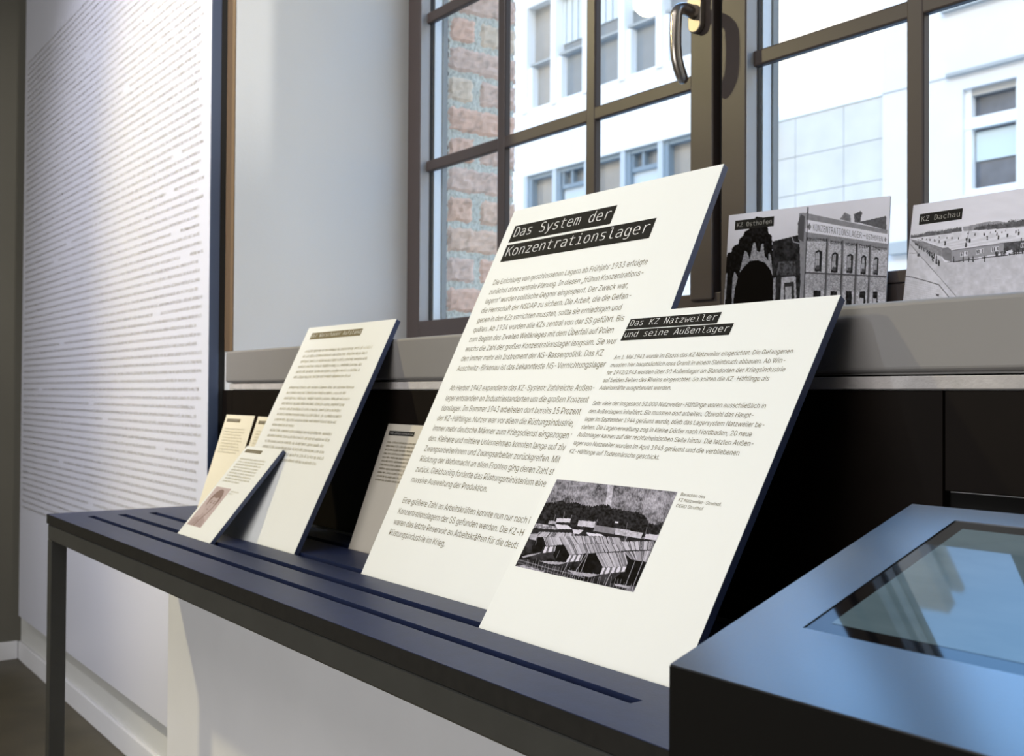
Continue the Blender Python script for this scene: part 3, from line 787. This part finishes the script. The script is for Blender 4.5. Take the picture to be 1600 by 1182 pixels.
def board(label, x0, y0, lean, h, wd, th=0.009, dip=0.006, paper=None, name='information_board', cat='information board', group=GB, z0=TZ, yaw=0.0, front=0.0006, edge=None):
    L = math.radians(lean); ca, sa = math.cos(yaw), math.sin(yaw)
    ex = Vector((ca, sa, 0)); et = Vector((-sa * math.cos(L), ca * math.cos(L), math.sin(L))); en = ex.cross(et) * -1   # en: into the wall
    o = Vector((x0, y0, z0))
    def place(s, t_, lift=0.0): return tuple(o + ex * s + et * t_ - en * lift)
    root = empty(name, tuple(o + ex * wd / 2), label, cat, group)
    def slab(nm, a, c, m, bev):
        q = MB(); vs = [q.bm.verts.new(place(s, t_, -d)) for d in (a, c) for s, t_ in ((0, -dip), (wd, -dip), (wd, h), (0, h))]
        fs = [q.bm.faces.new([vs[i] for i in k]) for k in ((0, 1, 2, 3), (4, 5, 6, 7), (0, 1, 5, 4), (1, 2, 6, 5), (2, 3, 7, 6), (3, 0, 4, 7))]
        if bev: bmesh.ops.bevel(q.bm, geom=list({e_ for f_ in fs for e_ in f_.edges}), offset=bev, segments=1, affect='EDGES')
        return q.build(nm, m, root)
    slab('printed_face', 0.0, front, paper or M_cardface, 0)
    slab('backing_board', front, th, edge or M_cardedge, 0.0004)
    return root, place


def strips(root, place, rects, texts, font, m=None, pad=0.0, ch=0.0, illegible=None):
    m = m or M_strip
    for (a, c, d, e_), tx in zip(rects, texts):
        q = Ink(); q.rect(a, c, d, e_); st = q.build('title_strip', place, m, root, 0.0002)
        k = Ink()
        if illegible: k.scribble(a + pad, c - pad, d + (e_ - d) * .3, (e_ - d) * .34, random.Random(illegible))
        else: k.line(tx, a + pad, d + (e_ - d) * .30, ch, c - pad, font=font)
        k.build('lettering', place, M_title if not illegible else M_titledim, st, 0.0004)


M_titledim = mat('title_lettering_dim', (0.42, 0.40, 0.38), 0.6, 0.2)

# the tallest board
root, pl = board('tallest white board, headed Das System der Konzentrationslager, leaning on the sill', -1.3345, 0.718, 63.94, 0.587, 0.4275)
strips(root, pl, [(0.0203, 0.2503, 0.5272, 0.5568), (0.0203, 0.3408, 0.4935, 0.5233)], ['Das System der', 'Konzentrationslager'], FONT_MONO, pad=0.0068, ch=0.0165)
k = Ink()
main = ['Die Errichtung von geschlossenen Lagern ab Frühjahr 1933 erfolgte', 'zunächst ohne zentrale Planung. In diesen „frühen Konzentrations-', 'lagern“ wurden politische Gegner eingesperrt. Der Zweck war,',
        'die Herrschaft der NSDAP zu sichern. Die Arbeit, die die Gefan-', 'genen in den KZs verrichten mussten, sollte sie erniedrigen und', 'quälen. Ab 1934 wurden alle KZs zentral von der SS geführt. Bis',
        'zum Beginn des Zweiten Weltkrieges mit dem Überfall auf Polen', 'wuchs die Zahl der großen Konzentrationslager langsam. Sie wur-', 'den immer mehr ein Instrument der NS-Rassenpolitik. Das KZ',
        'Auschwitz-Birkenau ist das bekannteste NS-Vernichtungslager.', None, 'Ab Herbst 1942 expandierte das KZ-System: Zahlreiche Außen-', 'lager entstanden an Industriestandorten um die großen Konzentra-',
        'tionslager. Im Sommer 1943 arbeiteten dort bereits 15 Prozent', 'der KZ-Häftlinge. Nutzer war vor allem die Rüstungsindustrie,', 'immer mehr deutsche Männer zum Kriegsdienst eingezogen wur-',
        'den. Kleinere und mittlere Unternehmen konnten lange auf zivile', 'Zwangsarbeiterinnen und Zwangsarbeiter zurückgreifen. Mit', 'Rückzug der Wehrmacht an allen Fronten ging deren Zahl stark', 'zurück. Gleichzeitig forderte das Rüstungsministerium eine',
        'massive Ausweitung der Produktion.', None, 'Eine größere Zahl an Arbeitskräften konnte nun nur noch in', 'Konzentrationslagern der SS gefunden werden. Die KZ-Häftlinge', 'waren das letzte Reservoir an Arbeitskräften für die deutsche', 'Rüstungsindustrie im Krieg.']
part = {9: ('Auschwitz-Birkenau ist das bekannteste NS-Vernichtungslage', .3453), 11: ('Ab Herbst 1942 expandierte das KZ-System: Zahlreiche Auße', .3345), 12: ('lager entstanden an Industriestandorten um die großen Konzen', .3387),
        15: ('immer mehr deutsche Männer zum Kriegsdienst eingezogen', .3315), 16: ('den. Kleinere und mittlere Unternehmen konnten lange auf zi', .3275), 22: ('Eine größere Zahl an Arbeitskräften konnte nun nur noch', .3141)}
ends = {0: .3550, 1: .3553, 2: .3359, 3: .3485, 4: .3386, 5: .3515, 6: .3398, 13: .3367, 14: .3324, 20: .2124, 25: .1699}
tt = 0.4541; ratio = []
ts = []
for i, s in enumerate(main):
    ts.append(tt); tt -= 0.01578 if s else 0.0158
paras = [Ink(), Ink(), Ink()]; pi = [0 if i < 11 else 1 if i < 22 else 2 for i in range(len(main))]
for i, s in enumerate(main):
    if s and i in ends: ratio.append(paras[pi[i]].line(s, 0.0262 if i < 11 else 0.0285, ts[i], 0.0086, ends[i]))
xm = sum(ratio[-4:]) / 4
for i, s in enumerate(main):
    if i in part:
        v_, _ = text_geo(part[i][0], FONT_BODY); s0_ = 0.0262 if i < 11 else 0.0285
        paras[pi[i]].line(s, s0_, ts[i], 0.0086, xs=(part[i][1] - s0_) / np.ptp(v_[:, 0]) / (0.0086 / cap(FONT_BODY)))
    elif s and i not in ends: paras[pi[i]].line(s, 0.0262 if i < 11 else 0.0285, ts[i], 0.0086, xs=xm)
for q in paras: q.build('paragraph', pl, M_ink, root, 0.0002)

# the board in front of it
root, pl = board('white board with a black-and-white photograph, headed Das KZ Natzweiler und seine Außenlager', -0.9577, 0.657, 58.09, 0.4065, 0.2985)
strips(root, pl, [(0.0060, 0.1500, 0.3820, 0.3967), (0.0060, 0.1750, 0.3658, 0.3808)], ['Das KZ Natzweiler', 'und seine Außenlager'], FONT_MONO, pad=0.0036, ch=0.0082)
k = Ink()
L1 = [('Am 1. Mai 1941 wurde im Elsass das KZ Natzweiler eingerichtet. Die Gefangenen', .3397, .2692), ('mussten hier hauptsächlich rosa Granit in einem Steinbruch abbauen. Ab Win-', .3291, .2647), ('ter 1942/1943 wurden über 50 Außenlager an Standorten der Kriegsindustrie', .3187, .2690),
      ('auf beiden Seiten des Rheins eingerichtet. So sollten die KZ-Häftlinge als', .3084, .2541), ('Arbeitskräfte ausgebeutet werden.', .2979, .1258), ('Sehr viele der insgesamt 52.000 Natzweiler-Häftlinge waren ausschließlich in', .2772, .2642), ('den Außenlagern inhaftiert. Sie mussten dort arbeiten. Obwohl das Haupt-', .2666, .2540),
      ('lager im September 1944 geräumt wurde, blieb das Lagersystem Natzweiler be-', .2562, .2722), ('stehen. Die Lagerverwaltung zog in kleine Dörfer nach Nordbaden, 20 neue', .2457, .2617), ('Außenlager kamen auf der rechtsrheinischen Seite hinzu. Die letzten Außen-', .2356, .2685), ('lager von Natzweiler wurden im April 1945 geräumt und die verbliebenen', .2248, .2560), ('KZ-Häftlinge auf Todesmärsche geschickt.', .2141, .1542)]
k2 = Ink()
for i, (s, t0, s1) in enumerate(L1): (k if i < 5 else k2).line(s, 0.0097 if i < 5 else 0.0106, t0, 0.0056, s1)
kc = Ink()
for s, t0, s1 in (('Baracken des', .1769, .2371), ('KZ Natzweiler-Struthof.', .1708, .2607), ('CERD Struthof', .1645, .2409)): kc.line(s, 0.2053, t0, 0.0035, s1)
kc.build('caption_lettering', pl, M_ink, root, 0.0002)
k.build('paragraph', pl, M_ink, root, 0.0002); k2.build('paragraph', pl, M_ink, root, 0.0002)
pic_barracks().build('photograph', pl, (0.0115, 0.1992, 0.0730, 0.1805), root, 0.0002)

# the board with the glaring face further left
root, pl = board('tall white board headed Der Warschauer Aufstand, leaning on the left end of the sill', -1.884, 0.7200, 64.3, 0.411, 0.328)
strips(root, pl, [(0.0255, 0.2240, 0.3848, 0.3988)], ['Der Warschauer Aufstand'], FONT_MONO, pad=0.0035, ch=0.0076, m=M_strip2)
paras = [Ink(), Ink()]; r_ = random.Random(11)
for i, s1 in enumerate((.288, .2785, .288, .278, .2808, .257, None, .2858, .2677, .29, .2803, .277, .29, .2786, .125, .2826, .2826, .2713, .2828, .29, .2755)):
    if s1: paras[i > 6].scribble(0.0315 + i * 0.00015, s1, 0.3580 - i * 0.01068, 0.0040, r_)
M_pale = mat('pale_brown_ink', (0.54, 0.50, 0.37), 0.7, 0.1)
for q in paras: q.build('paragraph', pl, M_pale, root, 0.0002)

# little board with a portrait, in front of the last one
root, pl = board('small white board with a portrait photograph, leaning in front of a taller board', -1.897, 0.656, 49.8, 0.1965, 0.1565, th=0.0075, dip=0.0035)
strips(root, pl, [(0.0098, 0.0830, 0.1820, 0.1892)], [''], FONT_MONO, m=M_strip2, pad=0.004, illegible=21)
k = Ink(); r_ = random.Random(12)
for i in range(9): k.scribble(0.0135, (.1264, .1314, .1272, .123, .126, .1275, .124, .127, .09)[i], 0.1660 - i * 0.00625, 0.0026, r_)
kc = Ink(); kc.scribble(0.0815, 0.118, 0.098, 0.002, r_); kc.scribble(0.0815, 0.100, 0.093, 0.002, r_)
kc.build('caption_lettering', pl, MATS['pale_brown_ink'], root, 0.0002)
k.build('lettering', pl, MATS['pale_brown_ink'], root, 0.0002)
pic_portrait().build('photograph', pl, (0.0090, 0.0765, 0.0197, 0.1037), root, 0.0002, lo=(.16, .09, .06), hi=(.66, .55, .56))

# two little boards against the backboard and one between the tall boards
GS = 'small cream boards leaning on the dark backboard'
for (x0, y0, lean, lab, seed) in ((-2.2600, 0.822, 72.4, 'leftmost small cream board in the far corner, leaning on the dark backboard', 31), (-2.0985, 0.822, 71.4, 'small cream board half hidden behind the board headed Der Warschauer Aufstand', 41), (-1.5655, 0.819, 70.2, 'small shaded cream board standing between the two tall boards', 51)):
    root, pl = board(lab, x0, y0, lean, 0.2100, 0.1530 if seed < 50 else 0.148, th=0.0075, dip=0.004, edge=mat('board_edge_brown', (0.06, 0.035, 0.018), 0.6, 0.2), paper=mat('cream_paper', (0.76, 0.70, 0.55), 0.6, 0.2) if seed < 50 else mat('shaded_cream_paper', (0.60, 0.55, 0.47), 0.6, 0.2))  # middle board: its shade is put into a darker paper colour
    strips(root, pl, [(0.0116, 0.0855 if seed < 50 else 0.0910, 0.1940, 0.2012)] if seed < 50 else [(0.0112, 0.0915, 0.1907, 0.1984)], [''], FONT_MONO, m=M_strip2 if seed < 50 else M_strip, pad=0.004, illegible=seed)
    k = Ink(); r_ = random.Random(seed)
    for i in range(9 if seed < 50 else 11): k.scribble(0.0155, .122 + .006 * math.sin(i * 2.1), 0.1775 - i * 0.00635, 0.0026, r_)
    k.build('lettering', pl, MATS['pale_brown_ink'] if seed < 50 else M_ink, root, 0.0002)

# photo cards on the sill
def card(label, x0, y0, lean, h, wd, yaw, pic, cap_rect, cap_text, pad, ch):
    root, pl = board(label, x0, y0, lean, h, wd, th=0.003, dip=0.0, name='photo_card', cat='photo card', group='photo cards on the window sill', z0=1.0682, yaw=yaw, front=0.0004, edge=mat('card_edge', (0.70, 0.70, 0.72), 0.5, 0.3))
    pic.build('photograph', pl, (0.0, wd, 0.0, h), root, 0.0002, hi=(0.88, 0.87, 0.99))
    st = Ink(); st.rect(*cap_rect); so = st.build('caption_strip', pl, M_strip, root, 0.0004)
    q = Ink(); q.line(cap_text, cap_rect[0] + pad, cap_rect[2] + (cap_rect[3] - cap_rect[2]) * .28, ch, cap_rect[1] - pad, font=FONT_MONO); q.build('lettering', pl, M_titledim, so, 0.0006)

card('old photograph of a brick factory building captioned KZ Osthofen, on the window sill', -1.183, 1.270, 84.2, 0.196, 0.2624, math.atan2(0.053, 0.257), pic_factory(), (0.0118, 0.0800, 0.1705, 0.1860), 'KZ Osthofen', 0.004, 0.0068)
card('old photograph of long barrack roofs captioned KZ Dachau, on the window sill', -0.888, 1.3035, 79.8, 0.1775, 0.297, 0.0, pic_camp(), (0.0120, 0.0760, 0.1475, 0.1630), 'KZ Dachau', 0.0035, 0.0070)

# ------------------------------------------------------------------ touchscreen console
cs = empty('touchscreen_console', (-0.3, 0.63, 0), 'black console with a sloping top and inset touchscreen, right of the table', 'console')
CX0, CX1, CY0, CY1 = -0.510, -0.080, 0.500, 0.765
sl = math.tan(math.radians(18.6)); zt_ = lambda y: 0.803 + (y - CY0) * sl
SX0, SX1, SY0, SY1 = -0.4605, -0.130, 0.5705, 0.7445
c = MB(); q = lambda pts, a, d: c.prism(pts, 'x', a, d)
prof = [(CY0, 0.0), (CY1, 0.0), (CY1, zt_(CY1) - 0.02), (CY0, zt_(CY0) - 0.02)]
c.prism(prof, 'x', CX0, CX1); c.build('cabinet', M_consb, cs)
c = MB()
lay = lambda y0, y1, x0, x1: c.prism([(y0, zt_(y0) - 0.0198), (y1, zt_(y1) - 0.0198), (y1, zt_(y1)), (y0, zt_(y0))], 'x', x0, x1)
lay(CY0, SY0, CX0, CX1); lay(SY1, CY1, CX0, CX1); lay(SY0, SY1, CX0, SX0); lay(SY0, SY1, SX1, CX1)
c.build('top_plate', M_cons, cs)
MB().box(CX0 - 0.0002, CX1, CY0 - 0.0006, CY0 - 0.0001, 0.0, zt_(CY0) - 0.0012).build('front_plate', M_consb, cs)
d0 = 0.0008
sg = MB().prism([(SY0 + .0006, zt_(SY0 + .0006) - 0.0195), (SY1 - .0006, zt_(SY1 - .0006) - 0.0195), (SY1 - .0006, zt_(SY1 - .0006) - d0), (SY0 + .0006, zt_(SY0 + .0006) - d0)], 'x', SX0 + .0006, SX1 - .0006)
scr = sg.build('touchscreen', M_bezel, cs)
m = mat('lit_display', (0.03, 0.04, 0.045), 0.03, 0.25, emit=(0.30, 0.47, 0.55), estr=0.18)
nn = m.node_tree.nodes; x = nn.new('ShaderNodeTexNoise'); x.inputs['Scale'].default_value = 14; x.inputs['Detail'].default_value = 6
rr = nn.new('ShaderNodeValToRGB'); rr.color_ramp.elements[0].position = .35; rr.color_ramp.elements[1].position = .62
rr.color_ramp.elements[0].color = (0.22, 0.36, 0.43, 1); rr.color_ramp.elements[1].color = (0.31, 0.47, 0.55, 1)
tcn = nn.new('ShaderNodeTexCoord'); mp = nn.new('ShaderNodeMapping'); mp.inputs['Scale'].default_value = (1, 3, 1)
m.node_tree.links.new(tcn.outputs['Object'], mp.inputs[0]); m.node_tree.links.new(mp.outputs[0], x.inputs['Vector'])
m.node_tree.links.new(x.outputs['Fac'], rr.inputs[0]); m.node_tree.links.new(rr.outputs[0], nn['Principled BSDF'].inputs['Emission Color'])
AY0, AY1, AX0, AX1 = 0.583, 0.7335, -0.4475, -0.148
MB().quad(*[(x_, y_, zt_(y_) - d0 + 0.0002) for x_, y_ in ((AX0, AY0), (AX1, AY0), (AX1, AY1), (AX0, AY1))]).build('display', m, scr)

# ------------------------------------------------------------------ wall text panel
tp = empty('text_panel', (-3.235, 0.886, 0.183), 'tall white wall panel covered in rows of tiny grey writing, left of the window', 'wall panel')
MB().box(-4.148, -2.322, 0.8675, 0.8900, 0.183, 2.75, 0.001).build('panel_board', M_paneledge, tp)
MB().box(-4.14, -2.324, 0.8900, W - 0.0005, 0.19, 2.74).build('spacer', M_gasket, tp)
MB().box(-4.148, -2.3225, 0.8665, 0.8674, 0.183, 2.75).build('printed_face', M_panel, tp)
k = Ink(); r_ = random.Random(3); z = 2.135; row = 0
while z > 0.55:
    gaps = []
    if r_.random() < .30:
        a = r_.uniform(-3.9, -2.5); gaps.append((a, a + 0.06))
    if row == 0: k.scribble(-4.11, -3.1, z, 0.0062, r_)
    else: k.scribble(-4.11, -2.352 - r_.uniform(0, .05), z, 0.0062, r_, gaps)
    z -= 0.0206; row += 1
pk = k.build('lettering', lambda s, t_, l: (s, 0.8665 - l, t_), M_greyink, tp, 0.0003)

# ------------------------------------------------------------------ outside
M_fac = mat('white_facade', (0.68, 0.69, 0.68), 0.7, 0.3, noise=0.02, nscale=0.8)
M_fac2 = mat('plaster_facade', (0.66, 0.67, 0.68), 0.8, 0.2, noise=0.03, nscale=1.2)
M_stone = mat('stone_cladding', (0.55, 0.55, 0.52), 0.7, 0.3, noise=0.06, nscale=1.5)
M_joint = mat('stone_joint', (0.40, 0.41, 0.40), 0.9, 0.1)
M_wfr = mat('facade_window_white', (0.80, 0.83, 0.84), 0.5, 0.4)
M_wbl = mat('facade_window_blue', (0.20, 0.26, 0.31), 0.5, 0.4)
M_pane = mat('grey_pane', (0.22, 0.24, 0.25), 0.06, 0.8, noise=0.2, nscale=0.7)
M_paneg = mat('brown_pane', (0.30, 0.285, 0.26), 0.10, 0.6, noise=0.15, nscale=0.9)
M_dpane = mat('dark_pane', (0.10, 0.11, 0.13), 0.06, 0.8, noise=0.4, nscale=1.5)
M_curt = mat('white_curtain', (0.62, 0.68, 0.70), 0.8, 0.1)
M_blind = mat('pale_blind', (0.50, 0.57, 0.62), 0.7, 0.1)
M_drip = mat('grey_ledge', (0.36, 0.38, 0.38), 0.8, 0.2)
struct(MB().box(-60, 20, 1.66, 60, -0.6, -0.12).build('courtyard', mat('courtyard_paving', (0.40, 0.40, 0.38), 0.9, 0.1, noise=0.1, nscale=0.5)))
YO = 20.0
ob = empty('office_building', (-24, 22, -0.12), 'white office building with two rows of windows, seen through the left sash', 'building')
ms = [-26.83, -25.40, -23.92, -22.36, -20.88, -19.38]
xl, xe = -33.0, -18.6
b = MB()
b.box(ms[0] - 0.05, ms[-1] + .06, YO, YO + 0.45, 7.71, 9.68); b.box(xl, xe, YO, YO + 0.45, 12.9, 23.5); b.box(xl, xe, YO, YO + 0.45, -0.12, 5.3)
b.box(xl, ms[0] - 0.05, YO, YO + 0.45, 5.3, 12.9); b.box(ms[-1] + .06, xe, YO, YO + 0.45, 5.3, 12.9)
b.box(xl, xe, YO + 0.9, YO + 1.1, -0.12, 23.5)
b.build('wall', M_fac, ob)
for i in range(5):
    a, c_ = ms[i], ms[i + 1]
    wf = MB()
    wf.box(a - 0.11, a + 0.11, YO - 0.05, YO + 0.3, 9.66, 12.9)
    wf.box(a + 0.11, a + 0.26, YO + 0.06, YO + 0.3, 9.68, 11.05); wf.box(a + 0.11, c_ - .11, YO + 0.045, YO + 0.25, 9.67, 9.76)
    f_ = wf.build('window', M_wfr, ob)
    MB().box(a + 0.11, c_ - 0.11, YO + 0.10, YO + 0.22, 11.10, 11.17).build('transom', M_drip, f_)
    MB().box(a + 0.10, c_ - 0.10, YO + 0.30, YO + 0.33, 9.68, 12.9).build('pane', M_pane if i else M_paneg, f_)
    if i in (1, 2, 3):
        cu = MB(); n_ = 9
        for j in range(n_):
            x0_ = a + .12 + (c_ - a - .24) * j / n_; cu.box(x0_ + (.02 if j % 2 else 0), x0_ + (c_ - a - .24) / n_ - .02, YO + 0.255 + .01 * (j % 2), YO + 0.285, 11.45 if i == 1 else 11.6, 12.9)
        cu.build('curtain', M_curt, f_)
    wf = MB(); wf.box(a - 0.09, a + 0.09, YO + 0.02, YO + 0.3, 5.3, 7.71)
    f_ = wf.build('window', mat('facade_window_light_blue', (0.44, 0.50, 0.54), 0.5, 0.4), ob)
    MB().box(a + 0.09, a + (.26 if i != 1 else .22), YO + 0.08, YO + 0.3, 5.3, 7.70).build('casing', M_wbl, f_)
    MB().box(a + 0.09, c_ - 0.09, YO + 0.10, YO + 0.3, 7.58, 7.70).build('head', M_wbl, f_)
    MB().box(a + 0.09, c_ - 0.09, YO + 0.30, YO + 0.33, 5.3, 7.71).build('pane', M_paneg if i % 2 == 0 else M_pane, f_)
    if i % 2:
        MB().box(a + 0.26, c_ - 0.09, YO + 0.22, YO + 0.26, 5.3, 7.08).build('blind', M_blind, f_)
        g_ = MB(); g_.box(a + .26, c_ - .09, YO + .14, YO + .3, 7.08, 7.2); g_.box(a + .26, a + .34, YO + .14, YO + .3, 7.2, 7.6); g_.box(a + .66, a + .76, YO + .14, YO + .3, 7.2, 7.6); g_.box(c_ - .2, c_ - .09, YO + .14, YO + .3, 7.2, 7.6)
        g_.build('top_light', M_wbl, f_)

sw = empty('stone_clad_wing', (-16, 21, -0.12), 'low wing clad in large pale stone slabs, left part of the right sash', 'building')
b = MB().box(-18.25, -14.0, YO + 0.03, YO + 4, -0.12, 7.55); b.build('backing', M_joint, sw)
b = MB(); zs = [0.0, 0.35, 1.22, 2.10, 2.98, 3.86, 4.74, 5.62, 6.50, 7.40]
vx = [-18.24, -16.36, -15.03, -14.0]
for i in range(len(zs) - 1):
    for j in range(3): b.box(vx[j] + .007, vx[j + 1] - .007, YO - 0.02, YO + 0.03, zs[i] + .007, zs[i + 1] - .007)
b.build('stone_slab', M_stone, sw)
MB().box(-18.24, -14.0, YO - 0.04, YO + 4, 7.41, 7.74).build('parapet', mat('parapet_stone', (0.72, 0.76, 0.75), 0.7, 0.2), sw)
b = MB(); b.box(-17.9, -17.18, YO - 0.35, YO + .03, -0.12, 7.2); b.box(-17.9, -16.92, YO - 0.55, YO + .03, 7.22, 7.66); b.build('corner_pier', M_fac2, sw)

pb = empty('plaster_building', (-9, 22, -0.12), 'pale plastered building with one white-framed window, behind the right sash', 'building')
b = MB(); wx0, wx1, wz0, wz1 = -12.14, -11.02, 5.0, 7.10
b.box(-13.98, wx0, YO - 0.1, YO + 4, -0.12, 23.5); b.box(wx1, -2, YO - 0.1, YO + 4, -0.12, 23.5)
b.box(wx0, wx1, YO - 0.1, YO + 4, -0.12, wz0); b.box(wx0, wx1, YO - 0.1, YO + 4, wz1, 23.5); b.box(wx0, wx1, YO + .5, YO + 4, wz0, wz1)
b.build('wall', M_fac2, pb)
MB().box(-13.98, -2, YO - 0.115, YO - 0.1, 7.405, 7.425).build('groove', M_drip, pb)
MB().box(-12.45, -10.7, YO - 0.2, YO - 0.1, 7.40, 7.47).build('hood', M_drip, pb)
MB().box(-12.55, -2, YO - 0.22, YO - 0.1, 8.72, 8.84).build('ledge', M_drip, pb)
MB().box(-13.75, -8, YO - 0.28, YO - 0.1, 3.95, 4.2).build('ledge', M_drip, pb)
f_ = MB(); f_.box(wx0, wx0 + .13, YO, YO + .15, wz0, wz1); f_.box(wx1 - .07, wx1, YO, YO + .15, wz0, wz1); f_.box(wx0, wx1, YO - .01, YO + .15, wz0, wz0 + .1); f_.box(wx0, wx1, YO - .02, YO + .15, 6.30, 6.52)
wn = f_.build('window', M_wfr, pb)
MB().box(wx0, wx1, YO + .02, YO + .14, wz1 - .14, wz1 - .005).build('roller_box', mat('roller_box_grey', (0.40, 0.39, 0.37), 0.7, 0.2), wn)
MB().box(wx0 + .05, wx1 - .05, YO + .16, YO + .2, wz0, wz1).build('pane', M_dpane, wn)
MB().box(wx0 + .16, wx1 - .08, YO + .12, YO + .14, 5.66, 6.24).build('blind', mat('half_drawn_blind', (0.52, 0.60, 0.62), 0.8, 0.1), wn)
